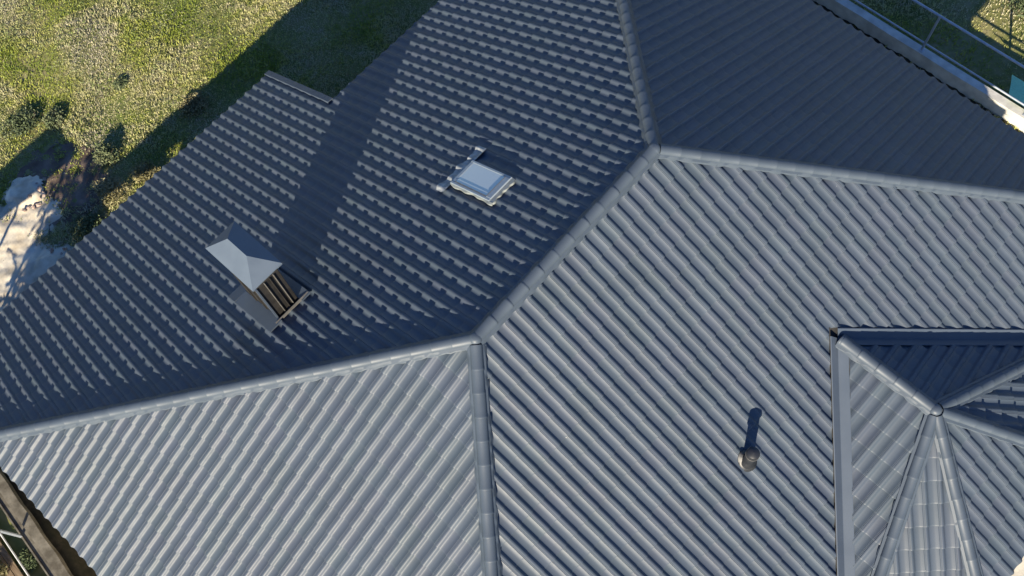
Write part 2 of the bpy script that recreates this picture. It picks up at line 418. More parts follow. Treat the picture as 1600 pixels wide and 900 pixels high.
def P3(x, y, z): return (x, y, z)
hz = lambda t: HB - PITCH * t
cap_line('ridge_cap', (0, 0, HB), (L, 0, HB), house, 'main ridge cap running between the two hip junctions', start=.05)
te = DE + .02
cap_line('hip_cap', (0, 0, HB), (-te, te, hz(te)), house, 'bright hip cap running to the left edge of the roof')
cap_line('hip_cap', (0, 0, HB), (-te, -te, hz(te)), house, 'hip cap running straight down between the two sunlit slopes', start=.12)
cap_line('hip_cap', (L, 0, HB), (L + te, te, hz(te)), house, 'dull hip cap running up from the junction')
cap_line('hip_cap', (L, 0, HB), (L + DS, -DS, hz(DS)), house, 'hip cap between the shaded slope and the sunlit slope', start=.1)
cap_line('ridge_cap', (EX, EY, WZb), (WX, WY - .05, WZb), house, 'short ridge cap of the wing roof starting at the valley corner', start=.06, slope_drop=.45)
for h, hh, lb in zip(hipw, HE, ('left front hip cap of the wing roof', 'right front hip cap of the wing roof', 'hip cap of the wing roof towards the lower right edge', 'hip cap of the wing roof towards the upper right')):
    cap_line('hip_cap', (EX, EY, WZb), (hh[0], hh[1], zE), house, lb, start=.12, slope_drop=.2, r=.116, strip=.17)
# rounded junction pieces where the caps meet
for x, y, z, lb in ((0, 0, HB, 'junction cap'), (L, 0, HB, None), (EX, EY, WZb, None)):
    mb = MB(); mb.lathe((x, y, z + .055), [(.001, .118), (.05, .114), (.09, .098), (.118, .065), (.13, .02), (.135, -.05)], 24)
    mb.build('junction_cap', M['cap'], house, True, angle=60)

# ------------------------------------------------------------------ valley flashing
def valley(sign):
    mb = MB(); ms = MB()
    ln = TE + .35
    zP2 = lambda x, y: HB + PITCH * y; zW = lambda x, y: WZb - P1w * abs(x - WX)
    # plan point on the valley, strip towards the main slope and towards the wing slope
    def pt(t): return (WX + sign * t, WY - kv * t)
    wv = .165
    a0, a1 = pt(-.03), pt(ln)
    n = 40; ring = []
    for k in range(n + 1):
        t = -.0 + ln * k / n; x, y = pt(t); z = zP2(x, y)
        # direction across the valley in plan
        dx, dy = -kv * sign, -1.0; q = math.hypot(1, kv); ax, ay = (sign * kv / q, 1 / q)   # towards the main slope: up in y
        mx, my = x + ax * wv, y + ay * wv
        wx, wy = x - ax * wv, y - ay * wv
        zf = z + .012 + rng.normal(0, .0006)
        ring.append([(mx + ax * .02, my + ay * .02, zP2(mx, my) + .100), (mx, my, zP2(mx, my) + .105), (x + ax * .008, y + ay * .008, zf + .035), (x - ax * .008, y - ay * .008, zf + .035),
                     (wx, wy, zW(wx, wy) + .085), (wx - ax * .02, wy - ay * .02, zW(wx, wy) + .085)])
    i0 = 0
    for r_ in ring: mb.v += r_
    for k in range(n):
        for j in range(5):
            a = k * 6 + j; mb.f.append([a, a + 1, a + 7, a + 6] if sign < 0 else [a + 6, a + 7, a + 1, a])
    o = mb.build('valley_flashing', M['flash'], house, False)
    return o
valley(-1)['label'] = 'long grey valley flashing left of the wing roof'
valley(1)['label'] = 'grey valley flashing along the top of the wing roof, half in shadow'

# verge trim of the porch extension, fascias
mb = MB()
for k in range(12):
    y0 = DN + (DX + .1 - DN) * k / 12; y1 = DN + (DX + .1 - DN) * (k + 1) / 12
    z0, z1 = HB - PITCH * y0, HB - PITCH * y1
    mb.hexa([(XV - .06, y0, z0 - .12), (XV + .12, y0, z0 - .12), (XV + .12, y1, z1 - .12), (XV - .06, y1, z1 - .12)],
            [(XV - .06, y0, z0 + .125), (XV + .12, y0, z0 + .105), (XV + .12, y1, z1 + .105), (XV - .06, y1, z1 + .125)])
tag(mb.build('verge_trim', M['flash'], house, False, bevel=.008), 'grey metal verge trim on the short side of the porch roof')
mb = MB(); ze = hz(DE) - .05; zn = hz(DN) - .05; zx = hz(DX) - .05
mb.box(-DE + .02, -DE + .05, -DN, DN, ze - .2, ze); mb.box(L + DE - .05, L + DE - .02, -DS, DN, ze - .2, ze)
mb.box(XV + .13, L + DE - .06, DN - .06, DN - .03, zn - .2, zn); mb.box(XL + .06, XV - .07, DX - .06, DX - .03, zx - .2, zx)
mb.box(-DE + .06, VL[0], -DN + .03, -DN + .06, zn - .2, zn); mb.box(VR[0], L + DE - .06, -DS + .03, -DS + .06, hz(DS) - .25, hz(DS) - .05)
mb.build('fascia', M['flash'], house)
# walls
def wall_ring(x0, x1, y0, y1, z1, t=.3):
    mb = MB(); mb.box(x0, x1, y0, y0 + t, -.3, z1); mb.box(x0, x1, y1 - t, y1, -.3, z1)
    mb.box(x0, x0 + t, y0 + t, y1 - t, -.3, z1); mb.box(x1 - t, x1, y0 + t, y1 - t, -.3, z1); return mb
wall_ring(-7.6, 10.2, -7.2, 7.7, hz(7.75) - .15).build('wall', M['plaster'], house)
wall_ring(10.2, L + 7.6, -5.9, 7.7, hz(7.75) - .15).build('wall', M['plaster'], house)
mb = MB(); rp = 2.85
ring = []
for a in (180, 225, 270, 315, 360):
    pass
for (xa, ya), (xb, yb) in zip([(EX - 3.1, -7.8), (EX - 3.1, HE[0][1] + .35), (HE[1][0] + .1, EY - 2.65), (HE[2][0] - .1, EY - 2.65), (EX + 3.1, HE[3][1] + .35)],
                              [(EX - 3.1, HE[0][1] + .35), (HE[1][0] + .1, EY - 2.65), (HE[2][0] - .1, EY - 2.65), (EX + 3.1, HE[3][1] + .35), (EX + 3.1, -7.8)]):
    d = Vector((xb - xa, yb - ya, 0)).normalized(); nrm = Vector((-d.y, d.x, 0)) * .25
    a = Vector((xa, ya, -.3)); b = Vector((xb, yb, -.3)); up = Vector((0, 0, zE - .12 + .3))
    mb.hexa([a, b, b + nrm, a + nrm], [a + up, b + up, b + nrm + up, a + nrm + up])
tag(mb.build('wall', M['plaster'], house), 'walls of the wing under the polygonal roof')
for x in (-7.7, -4.0, -.3, 2.8):
    mb = MB(); mb.box(x - .14, x + .14, 11.25, 11.53, -.2, hz(11.25) - .16); mb.build('porch_post', M['plaster'], house, bevel=.01)

# ------------------------------------------------------------------ chimney
CZ = Z0
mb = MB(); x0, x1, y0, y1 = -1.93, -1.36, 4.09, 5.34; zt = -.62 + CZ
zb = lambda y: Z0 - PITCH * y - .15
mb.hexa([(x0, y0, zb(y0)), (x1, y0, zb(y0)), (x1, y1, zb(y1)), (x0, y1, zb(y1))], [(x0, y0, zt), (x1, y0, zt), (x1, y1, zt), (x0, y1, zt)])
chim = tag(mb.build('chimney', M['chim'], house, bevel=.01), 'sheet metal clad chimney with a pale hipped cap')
for xs in (-1.74, -1.60, -1.50):
    m2 = MB(); m2.box(xs - .008, xs + .008, y0 - .035, y0 + .01, zb(y0) + .1, zt - .02); m2.build('standing_seam', M['seam'] if xs != -1.60 else M['chim'], chim, bevel=.003)
for ys in (4.5, 4.92):
    m2 = MB(); m2.box(x0 - .03, x0 + .01, ys - .012, ys + .012, zb(ys) + .15, zt - .02); m2.build('standing_seam', M['chim'], chim, bevel=.003)
m2 = MB(); m2.box(x0 - .03, x0 + .006, y0 - .03, y0 + .03, zb(y0) + .1, zt); m2.build('corner_trim', M['flash'], chim)
# cap: hipped sheet roof with a folded edge
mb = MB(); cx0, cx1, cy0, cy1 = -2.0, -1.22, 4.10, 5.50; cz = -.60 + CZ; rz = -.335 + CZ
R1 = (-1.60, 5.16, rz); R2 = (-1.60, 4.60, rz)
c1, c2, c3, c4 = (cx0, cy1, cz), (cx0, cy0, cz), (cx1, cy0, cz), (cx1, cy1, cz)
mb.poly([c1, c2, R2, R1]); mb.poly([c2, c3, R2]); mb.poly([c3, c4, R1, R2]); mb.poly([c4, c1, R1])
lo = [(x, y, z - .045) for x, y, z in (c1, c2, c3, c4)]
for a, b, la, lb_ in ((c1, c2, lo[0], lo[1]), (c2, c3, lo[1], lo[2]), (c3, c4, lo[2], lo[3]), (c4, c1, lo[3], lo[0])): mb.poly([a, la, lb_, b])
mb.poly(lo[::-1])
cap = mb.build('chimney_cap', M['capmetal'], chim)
m2 = MB(); m2.box(-1.97, -1.25, 4.13, 5.45, cz - .085, cz - .047); m2.build('cap_rim', M['seam'], chim)
def slope_y(y, o=0): return Z0 - PITCH * y + o
m2 = MB()
for (xa, xb, ya, yb) in ((-2.27, -1.935, 3.93, 5.42), (-1.355, -1.12, 3.93, 5.42)):
    m2.hexa([(xa, ya, slope_y(ya, .04)), (xb, ya, slope_y(ya, .04)), (xb, yb, slope_y(yb, .04)), (xa, yb, slope_y(yb, .04))],
            [(xa, ya, slope_y(ya, .085)), (xb, ya, slope_y(ya, .12)), (xb, yb, slope_y(yb, .12)), (xa, yb, slope_y(yb, .085))])
m2.hexa([(-2.27, 5.42, slope_y(5.42, .04)), (-1.12, 5.42, slope_y(5.42, .04)), (-1.12, 5.72, slope_y(5.72, .04)), (-2.27, 5.72, slope_y(5.72, .04))],
        [(-2.27, 5.42, slope_y(5.42, .11)), (-1.12, 5.42, slope_y(5.42, .11)), (-1.12, 5.72, slope_y(5.72, .085)), (-2.27, 5.72, slope_y(5.72, .085))])
m2.build('skirt_flashing', M['flash'], chim)
m2 = MB(); m2.hexa([(-2.06, 3.965, slope_y(3.98, .05)), (-1.14, 3.965, slope_y(3.98, .05)), (-1.14, 3.99, slope_y(3.98, .05)), (-2.06, 3.99, slope_y(3.98, .05))],
                   [(-2.06, 3.965, slope_y(3.98, .13)), (-1.14, 3.965, slope_y(3.98, .13)), (-1.14, 3.99, slope_y(3.98, .13)), (-2.06, 3.99, slope_y(3.98, .13))])
m2.build('back_tray_edge', M['seam'], chim)

# ------------------------------------------------------------------ skylight
q = math.sqrt(1 + PITCH ** 2)
def sp(x, y, n_): return (x, y + n_ * PITCH / q, slope_y(y) + n_ / q)      # n_ metres off the slope along its normal
def frame_box(mb, xa, xb, ya, yb, n0, n1):
    mb.hexa([sp(xa, ya, n0), sp(xb, ya, n0), sp(xb, yb, n0), sp(xa, yb, n0)], [sp(xa, ya, n1), sp(xb, ya, n1), sp(xb, yb, n1), sp(xa, yb, n1)])
fx0, fx1, fy0, fy1 = 2.55, 3.26, 2.06, 3.24
mb = MB()
frame_box(mb, fx0, fx0 + .055, fy0, fy1, .0, .115); frame_box(mb, fx1 - .055, fx1, fy0, fy1, .0, .115)
frame_box(mb, fx0 + .055, fx1 - .055, fy0, fy0 + .13, .0, .125); frame_box(mb, fx0 + .055, fx1 - .055, fy1 - .08, fy1, .0, .11)
sk = tag(mb.build('skylight', M['winframe'], house, bevel=.008), 'roof window with a pale blue pane and cream side flashing')
m2 = MB(); frame_box(m2, fx0 + .058, fx1 - .058, fy0 + .133, fy1 - .083, .06, .10); m2.build('pane', M['glass'], sk)
m2 = MB(); frame_box(m2, fx0 + .06, fx1 - .06, fy0 + .115, fy0 + .125, .127, .134)
frame_box(m2, fx0 + .06, fx0 + .075, fy0 + .13, fy1 - .1, .117, .124); m2.build('glazing_bead', M['seam'], sk)
m2 = MB()                                                # cream flashing strips beside the frame, ragged outer edge
def ragged(mb_, along, n_=26):
    for k in range(n_):
        t0, t1 = k / n_, (k + 1) / n_
        w0 = .03 + .012 * math.sin(9 * t0 + 1) + .012 * math.sin(23 * t0); w1 = .03 + .012 * math.sin(9 * t1 + 1) + .012 * math.sin(23 * t1)
        if along == 'y':
            ya, yb = fy0 - .09 + (fy1 - fy0 + .1) * t0, fy0 - .09 + (fy1 - fy0 + .1) * t1
            mb_.hexa([sp(fx0 - w0, ya, .03), sp(fx0, ya, .05), sp(fx0, yb, .05), sp(fx0 - w1, yb, .03)], [sp(fx0 - w0, ya, .075), sp(fx0, ya, .09), sp(fx0, yb, .09), sp(fx0 - w1, yb, .075)])
        else:
            xa, xb = fx0 + (fx1 - fx0) * t0, fx0 + (fx1 - fx0) * t1
            mb_.hexa([sp(xa, fy0 - w0 - .05, .03), sp(xb, fy0 - w1 - .05, .03), sp(xb, fy0, .05), sp(xa, fy0, .05)], [sp(xa, fy0 - w0 - .05, .08), sp(xb, fy0 - w1 - .05, .08), sp(xb, fy0, .09), sp(xa, fy0, .09)])
ragged(m2, 'y'); ragged(m2, 'x'); m2.build('side_flashing', M['cream'], sk)
# pleated apron below the window, dressed over the rolls
def roll_h(x, phase=.07):
    # rear slope: right-hand vector looking uphill is -x
    u = ((-x - phase) / W_T) % 1.0
    return float(np.interp(u, [a for a, b in PROF], [b for a, b in PROF]))
mb = MB(); nx = 110; ny = 8
for i in range(nx + 1):
    x = 2.28 + (3.66 - 2.28) * i / nx
    for j in range(ny + 1):
        y = fy1 - .02 + (.24 + .03 * math.sin(x * 11)) * j / ny
        k = min(1, j / 3)
        mb.v.append(sp(x, y, (roll_h(x) + .05) * k + (1 - k) * .08 + .004 * math.sin(x * 60) * k))
for i in range(nx):
    for j in range(ny):
        a = i * (ny + 1) + j; mb.f.append([a, a + ny + 1, a + ny + 2, a + 1])
mb.build('apron', M['lead'], sk, True, angle=60)

# ------------------------------------------------------------------ vent pipe
vx, vy = 2.20, -4.98; vz = Z0 + PITCH * vy
mb = MB(); mb.lathe((vx, vy, vz - .05), [(.17, .02), (.165, .10), (.13, .16), (.112, .22), (.110, .60), (.10, .62)], 28)
vp = tag(mb.build('vent_pipe', M['vent'], house, True, angle=50), 'short dark vent pipe on the broad sunlit slope')
m2 = MB(); m2.lathe((vx, vy, vz - .05), [(.085, .60), (.125, .60), (.135, .63), (.132, .70), (.118, .745), (.07, .775), (.001, .785)], 28); m2.build('pipe_cap', M['vent'], vp, True, angle=40)
m2 = MB(); m2.lathe((vx, vy, vz - .05), [(.126, .615), (.1385, .62), (.1385, .632), (.126, .637)], 28); m2.build('clamp_ring', M['seam'], vp, True)
m2 = MB()
def ring_h(a, r_):
    x, y = vx + r_ * math.cos(a), vy + r_ * math.sin(a); u = ((x) / W_T) % 1.0
    return x, y, Z0 - .06 + PITCH * y + float(np.interp(u, [i for i, j in PROF], [j for i, j in PROF])) * q + .065
n_ = 48
for r_, dz in ((.12, .05), (.16, .03), (.20, .012), (.21, -.03)):
    for k in range(n_):
        x, y, z = ring_h(2 * math.pi * k / n_, r_); m2.v.append((x, y, z + dz))
for j in range(3):
    for k in range(n_): m2.f.append([j*n_+k, j*n_+(k+1) % n_, (j+1)*n_+(k+1) % n_, (j+1)*n_+k][::-1])
m2.build('base_collar', M['vent'], vp, True, angle=60)

# ------------------------------------------------------------------ ground
def gz(x, y):
    return 0.10 * np.sin(x * .35 + 1) * np.cos(y * .28) + .05 * np.sin(x * 1.1 + y * .7) + .03 * np.sin(x * 2.3 - y * 1.9)
def grid(x0, x1, y0, y1, st, zf, name, mat, mask=None):
    nx = int((x1 - x0) / st) + 1; ny = int((y1 - y0) / st) + 1
    X, Y = np.meshgrid(np.linspace(x0, x1, nx), np.linspace(y0, y1, ny), indexing='ij')
    Zg = zf(X, Y); V = np.stack([X, Y, Zg], -1).reshape(-1, 3)
    I = np.arange(nx * ny).reshape(nx, ny)
    F = np.stack([I[:-1, :-1], I[1:, :-1], I[1:, 1:], I[:-1, 1:]], -1).reshape(-1, 4)
    if mask is not None:
        mk = mask(V[:, 0], V[:, 1]); F = F[mk[F].all(1)]
    me = bpy.data.meshes.new(name); me.from_pydata(V.tolist(), [], F.tolist()); me.update()
    return link(name, me, mat, None, True, angle=180)
def terrain(X, Y):
    far = np.clip((np.maximum(np.abs(X - 3), np.abs(Y - 3)) - 45) / 30, 0, 1)
    return gz(X, Y) * (1 - far)
tag(grid(-80, 80, -80, 80, .5, terrain, 'ground', M['soil']), kind='structure')
mb = MB(); S = 1500
for x0, x1, y0, y1 in ((-S, -79, -S, S), (79, S, -S, S), (-79, 79, -S, -79), (-79, 79, 79, S)): mb.poly([(x0, y0, -.02), (x1, y0, -.02), (x1, y1, -.02), (x0, y1, -.02)])
tag(mb.build('terrain', M['soil']), kind='structure')
# heap of pale sand beside the porch
sand_c = [(-5.9, 14.3, 2.0), (-4.75, 15.7, 1.35), (-3.9, 16.4, .8), (-7.2, 13.4, 1.9), (-4.9, 13.9, 1.1), (-6.2, 16.4, 1.3)]
def sand_h(X, Y):
    h = np.zeros_like(X)
    for cx, cy, r_ in sand_c:
        d = np.hypot(X - cx, Y - cy) + .07 * np.sin(X * 17 + 3 * np.sin(Y * 11)) + .07 * np.sin(Y * 19 + 2 * np.sin(X * 13)) + .22 * np.sin(X * 3.1 + cy) + .18 * np.sin(Y * 4.3 + cx) + .08 * np.sin(X * 9 + Y * 7)
        h = np.maximum(h, np.clip(1 - d / r_, 0, 1) ** .8 * .34)
    return h * (.85 + .15 * np.sin(X * 2.1) * np.sin(Y * 2.7)) 
def sand_z(X, Y): return gz(X, Y) - .06 + sand_h(X, Y) + .012 * np.sin(X * 7) * np.sin(Y * 6)
tag(grid(-11, -1, 12, 20, .08, sand_z, 'sand', M['sand'], lambda x, y: sand_h(x, y) > .01), kind='structure')
# brown earth hollow between the sand and the grass
tag(grid(-6, -.6, 12.5, 18.6, .08, lambda X, Y: gz(X, Y) + .02 + .03 * np.sin(X * 9) * np.sin(Y * 8), 'earth', M['earth'],
         lambda x, y: (np.hypot((x + 2.9) / 1.5, (y - 15.9) / 1.55) + .10 * np.sin(x * 8 + y * 3) + .08 * np.sin(y * 13 - x * 6) < 1)), kind='structure')
# pale gravel court beyond the wing
mb = MB(); gy = grid(1, 22, -26, -10.9, .25, lambda X, Y: gz(X, Y) + .10 + .05 * np.sin(X * 5) * np.cos(Y * 6), 'gravel_court', M['paving']); tag(gy, kind='structure')

# grass: many blades in one object
def blades(name, n, xr, yr, mat, hmin, hmax, density=None, width=.012, zf=gz):
    x = rng.uniform(*xr, n); y = rng.uniform(*yr, n)
    if density is not None:
        k = rng.random(n) < density(x, y); x = x[k]; y = y[k]; n = len(x)
    tall = .6 + .8 * (np.sin(x * 1.7 + 2 * np.sin(y * .9)) * np.cos(y * 1.3) * .5 + .5) ** 2
    h = rng.uniform(hmin, hmax, n) * tall; a = rng.uniform(0, 2 * np.pi, n); l_ = rng.uniform(.2, 1.1, n) * h
    z = zf(x, y) - .02; w = width * rng.uniform(.6, 1.6, n)
    dx, dy = np.cos(a), np.sin(a)
    p0 = np.stack([x - dy * w, y + dx * w, z], 1); p1 = np.stack([x + dy * w, y - dx * w, z], 1)
    m0 = np.stack([x + dx * l_ * .35 - dy * w * .8, y + dy * l_ * .35 + dx * w * .8, z + h * .65], 1); m1 = np.stack([x + dx * l_ * .35 + dy * w * .8, y + dy * l_ * .35 - dx * w * .8, z + h * .65], 1)
    t = np.stack([x + dx * l_, y + dy * l_, z + h * .95], 1)
    V = np.stack([p0, p1, m1, m0, t], 1).reshape(-1, 3)
    b = (np.arange(n) * 5)[:, None]
    Q = b + np.array([[0, 1, 2, 3]]); T = b + np.array([[3, 2, 4]])
    me = bpy.data.meshes.new(name); me.from_pydata(V.tolist(), [], Q.tolist() + T.tolist()); me.update()
    return link(name, me, mat)
def dens(x, y):
    patch = np.sin(x * .8 + 1.7 * np.sin(y * .5)) * np.cos(y * .7 + x * .2) * .5 + .5
    bare = sand_h(x, y) + .12 * (np.hypot((x + 2.9) / 1.5, (y - 15.9) / 1.55) < .95)
    return np.clip(.45 + .6 * patch, 0, 1) * np.clip(1.15 - bare * 7 + .7 * np.sin(x * 6) * np.sin(y * 7), 0, 1)
tag(blades('grass', 520000, (-9, 13), (11.2, 27), M['grass'], .03, .115, dens), kind='stuff')
tag(blades('grass', 60000, (17.1, 24), (-8, 4), M['grass'], .05, .16, lambda x, y: np.clip(.3 + .6 * np.sin(x * 1.1) * np.cos(y * .9), .2, 1)), kind='stuff')
tag(blades('grass', 12000, (13.6, 16.6), (-8, 4), M['grass'], .04, .16, lambda x, y: np.clip((x - 15.6), .12, 1)), kind='stuff')
tag(blades('grass', 2500, (-9.3, -7.7), (-8, 10), M['grass'], .04, .12, lambda x, y: .3 + 0 * x), kind='stuff')

def weeds(name, n, xr, yr, mat, size, dn):
    x = rng.uniform(*xr, n); y = rng.uniform(*yr, n)
    cl = np.sin(x * 2.3 + 1.3 * np.sin(y * 1.9)) * np.sin(y * 2.9 + 1.1 * np.sin(x * 1.3)) * .5 + .5
    k = rng.random(n) < dn(x, y) * (.25 + .75 * cl ** 2); x, y, cl = x[k], y[k], cl[k]; n = len(x)
    c_ = np.stack([x, y, gz(x, y) + rng.uniform(.01, .14, n) * (.4 + cl)], 1)
    a = rng.normal(size=(n, 3)); a[:, 2] *= .45; a /= np.linalg.norm(a, axis=1)[:, None]
    b = np.cross(a, rng.normal(size=(n, 3)) * [.5, .5, 1]); b /= np.linalg.norm(b, axis=1)[:, None]
    s_ = size * rng.uniform(.4, 1.6, (n, 1))
    V = np.stack([c_ - a * s_, c_ - b * s_ * .45, c_ + a * s_, c_ + b * s_ * .45], 1).reshape(-1, 3)
    me = bpy.data.meshes.new(name); me.from_pydata(V.tolist(), [], ((np.arange(n) * 4)[:, None] + np.array([[0, 1, 2, 3]])).tolist()); me.update()
    return link(name, me, mat)
tag(weeds('ground_cover', 240000, (-9, 13), (11.2, 27), M['weed'], .024, dens), kind='stuff')

# ------------------------------------------------------------------ shrubs and trees
def leaf_cloud(n, centre, rad, size, fill=.35, squash=1.0):
    u = rng.normal(size=(n, 3)); u /= np.linalg.norm(u, axis=1)[:, None]
    rr_ = (fill + (1 - fill) * rng.random(n) ** .5)[:, None]
    nl = 9; lob = rng.normal(size=(nl, 3)); lob /= np.linalg.norm(lob, axis=1)[:, None]
    bump = 1 + .38 * np.max((u @ lob.T) ** 7, axis=1)[:, None] - .15
    c_ = np.array(centre) + u * rr_ * bump * np.array(rad)
    c_[:, 2] = np.maximum(c_[:, 2], .03)
    a = rng.normal(size=(n, 3)); a /= np.linalg.norm(a, axis=1)[:, None]
    b = np.cross(a, rng.normal(size=(n, 3))); b /= np.linalg.norm(b, axis=1)[:, None]
    s_ = size * rng.uniform(.5, 1.5, (n, 1))
    V = np.stack([c_ - a * s_, c_ - b * s_ * .4, c_ + a * s_, c_ + b * s_ * .4], 1).reshape(-1, 3)
    return V, (np.arange(n) * 4)[:, None] + np.array([[0, 1, 2, 3]])
def foliage(name, clouds, mat, parent):
    Vs, Fs, o = [], [], 0
    for c_ in clouds:
        V, F = leaf_cloud(*c_); Vs.append(V); Fs.append(F + o); o += len(V)
    me = bpy.data.meshes.new(name); me.from_pydata(np.concatenate(Vs).tolist(), [], np.concatenate(Fs).tolist()); me.update()
    return link(name, me, mat, parent)
def shrub(x, y, r_, h, mat, label, group='shrubs growing round the sand heap', n=1500, name='shrub'):
    z = float(gz(np.array(x), np.array(y)))
    e = empty(name, (x, y, z), label, 'shrub', group)
    cl = []
    for k in range(5):
        a = random.random() * 6.28; q_ = random.random() * r_ * .55
        cl.append((n // 5, (x + math.cos(a) * q_, y + math.sin(a) * q_, z + h * random.uniform(.3, .6)), (r_ * .6, r_ * .6, h * .45), .045, .2))
    foliage('foliage', cl, mat, e)
    mb = MB()
    for k in range(6):
        a = random.random() * 6.28; mb.tube((x, y, z - .05), (x + math.cos(a) * r_ * .7, y + math.sin(a) * r_ * .7, z + h * .8), .012, .004, 5)
    mb.build('stem', M['bark'], e)
    return e
shrub(-2.35, 18.5, .75, .42, M['shrub'], 'grey green shrub on the grass at the left edge of the photo, above the sand')
shrub(-1.6, 17.9, .5, .35, M['shrub'], 'dark shrub at the tip of the shadow above the sand heap')
shrub(-1.35, 15.6, .5, .5, M['shrub'], 'olive shrub on the right edge of the sand heap, upper one')
shrub(-2.0, 14.5, .6, .5, M['shrubdry'], 'yellowish dry shrub on the right edge of the sand heap, by the eave')
shrub(-3.2, 14.0, .6, .5, M['shrub'], 'low shrub where the sand heap meets the roof edge')
shrub(-.9, 14.1, .55, .35, M['shrubdry'], 'bright tufted shrub in the grass just above the porch eave')
shrub(-6.9, 13.1, .5, .5, M['shrubdry'], 'dry shrub at the left end of the porch eave')
shrub(.6, 17.3, .30, .2, M['shrub'], 'small dark shrub alone in the open grass', 'shrubs scattered over the grass')
shrub(1.6, 14.9, .6, .3, M['shrubdry'], 'sunlit yellow green shrub in the gap of the roof shadow', 'shrubs scattered over the grass')
shrub(21.2, -2.6, .8, .7, M['shrub'], 'bright green shrub beyond the railing at the top right corner', 'shrubs beyond the railing')

shrub(5.9, 16.6, .35, .9, M['shrub'], 'upright dark shrub added so that a shadow tip points out of the roof shadow', 'shrubs scattered over the grass')  # shrub added for the shadow tip it casts

def tree(x, y, h, r_, label, cz=.68, n=5200):
    e = empty('tree', (x, y, 0), label, 'tree')
    mb = MB(); p0 = Vector((x, y, -.1)); p1 = Vector((x + .1, y, h * .5)); mb.tube(p0, p1, .16, .11, 10)
    for k in range(7):
        a = k * .9 + random.random(); e1 = p1 + Vector((math.cos(a) * r_ * .7, math.sin(a) * r_ * .7, h * random.uniform(.1, .38))); mb.tube(p1 - Vector((0, 0, random.random() * .6)), e1, .05, .015, 6)
    mb.build('trunk', M['bark'], e, True)
    cl = [(n // 9, (x + math.cos(k * 2.4) * r_ * .5 * (k > 0), y + math.sin(k * 2.4) * r_ * .5 * (k > 0), h * cz + h * .12 * math.sin(k * 1.7)), (r_ * .55, r_ * .55, h * .17), .09, .25) for k in range(9)]
    foliage('crown', cl, M['treeleaf'], e)
tree(-10.7, 10.6, 4.8, .95, 'small leafy tree added out of view to throw ragged shade on the sand', n=3600)  # unseen tree, placed for its broken shade on the sand

# unseen roof on posts, added outside the frame to throw the straight shadow on the sand
e = empty('shadow_caster', (-12.8, 13.0, 0), 'flat grey roof on thin posts, added out of view to shade the sand heap', 'shadow_caster')
mb = MB(); mb.box(-17.0, -9.0, 12.3, 13.65, 3.60, 3.70); mb.build('roof', M['flash'], e)
for x, y in ((-16.8, 12.4), (-16.8, 13.5), (-9.1, 12.4), (-9.1, 13.5)):
    mb = MB(); mb.box(x - .03, x + .03, y - .03, y + .03, -.1, 3.60); mb.build('post', M['galv'], e)

tag(blades('grass', 26000, (-9, -1.5), (12.2, 18.2), M['grass'], .05, .17, lambda x, y: ((sand_h(x, y) > .0) & (sand_h(x, y) < .13)) * (.35 + .5 * np.sin(x * 5 + 2 * np.sin(y * 4)) * np.sin(y * 6)), zf=sand_z), kind='stuff')
# brick rubble on the sand: individual lumps
for k in range(40):
    a = random.random() * 6.28; rr0 = random.random() ** .5
    x = -3.3 + math.cos(a) * rr0 * 1.0; y = 16.1 + math.sin(a) * rr0 * .35
    if k > 27: x = -3.9 + random.uniform(-.6, .6); y = 14.2 + random.uniform(-.4, .4)
    bm = bmesh.new(); bmesh.ops.create_icosphere(bm, subdivisions=1, radius=1)
    for v in bm.verts: v.co *= random.uniform(.75, 1.2)
    s_ = random.uniform(.035, .09)
    me = bpy.data.meshes.new('rubble_lump'); bm.to_mesh(me); bm.free()
    o = link('rubble_lump', me, M['rubble'])
    o.scale = (s_ * 1.4, s_, s_ * .6); o.rotation_euler = (random.random(), random.random(), random.random() * 6)
    o.location = (x, y, float(sand_z(np.array(x), np.array(y))) + s_ * .3)
    tag(o, 'small lump of pinkish brick rubble lying on the sand heap', 'rubble', 'lumps of brick rubble on the sand')

# ------------------------------------------------------------------ right boundary: wall, railing, netting
WXR = 16.60; WT = 1.45
mb = MB()
n = 60
for k in range(n):
    ya, yb = -14 + 30 * k / n, -14 + 30 * (k + 1) / n
    ja, jb = .008 * math.sin(ya * 3.1), .008 * math.sin(yb * 3.1)
    mb.hexa([(WXR + ja, ya, -.3), (WXR + .26, ya, -.3), (WXR + .26, yb, -.3), (WXR + jb, yb, -.3)], [(WXR + ja, ya, WT), (WXR + .26, ya, WT), (WXR + .26, yb, WT), (WXR + jb, yb, WT)])
me_w = mb.build('retaining_wall', M['concrete'])
tag(me_w, 'pale concrete boundary wall under the steel railing at the upper right', 'wall')
rail = empty('railing', (WXR + .15, -1.5, WT), 'galvanised steel railing on top of the boundary wall at the upper right', 'railing')
for y in (-11.7, -8.3, -4.93, -1.49, 1.95, 5.4):
    mb = MB(); mb.box(WXR + .11, WXR + .17, y - .03, y + .03, WT, WT + 1.56); mb.box(WXR + .06, WXR + .22, y - .08, y + .08, WT, WT + .012); mb.build('post', M['galv'], rail, bevel=.005)
for z, r_ in ((WT + 1.56, .035), (WT + .30, .028)):
    mb = MB(); mb.tube((WXR + .14, -14, z), (WXR + .14, 8, z), r_, r_, 12); mb.build('rail', M['galv'], rail, True)
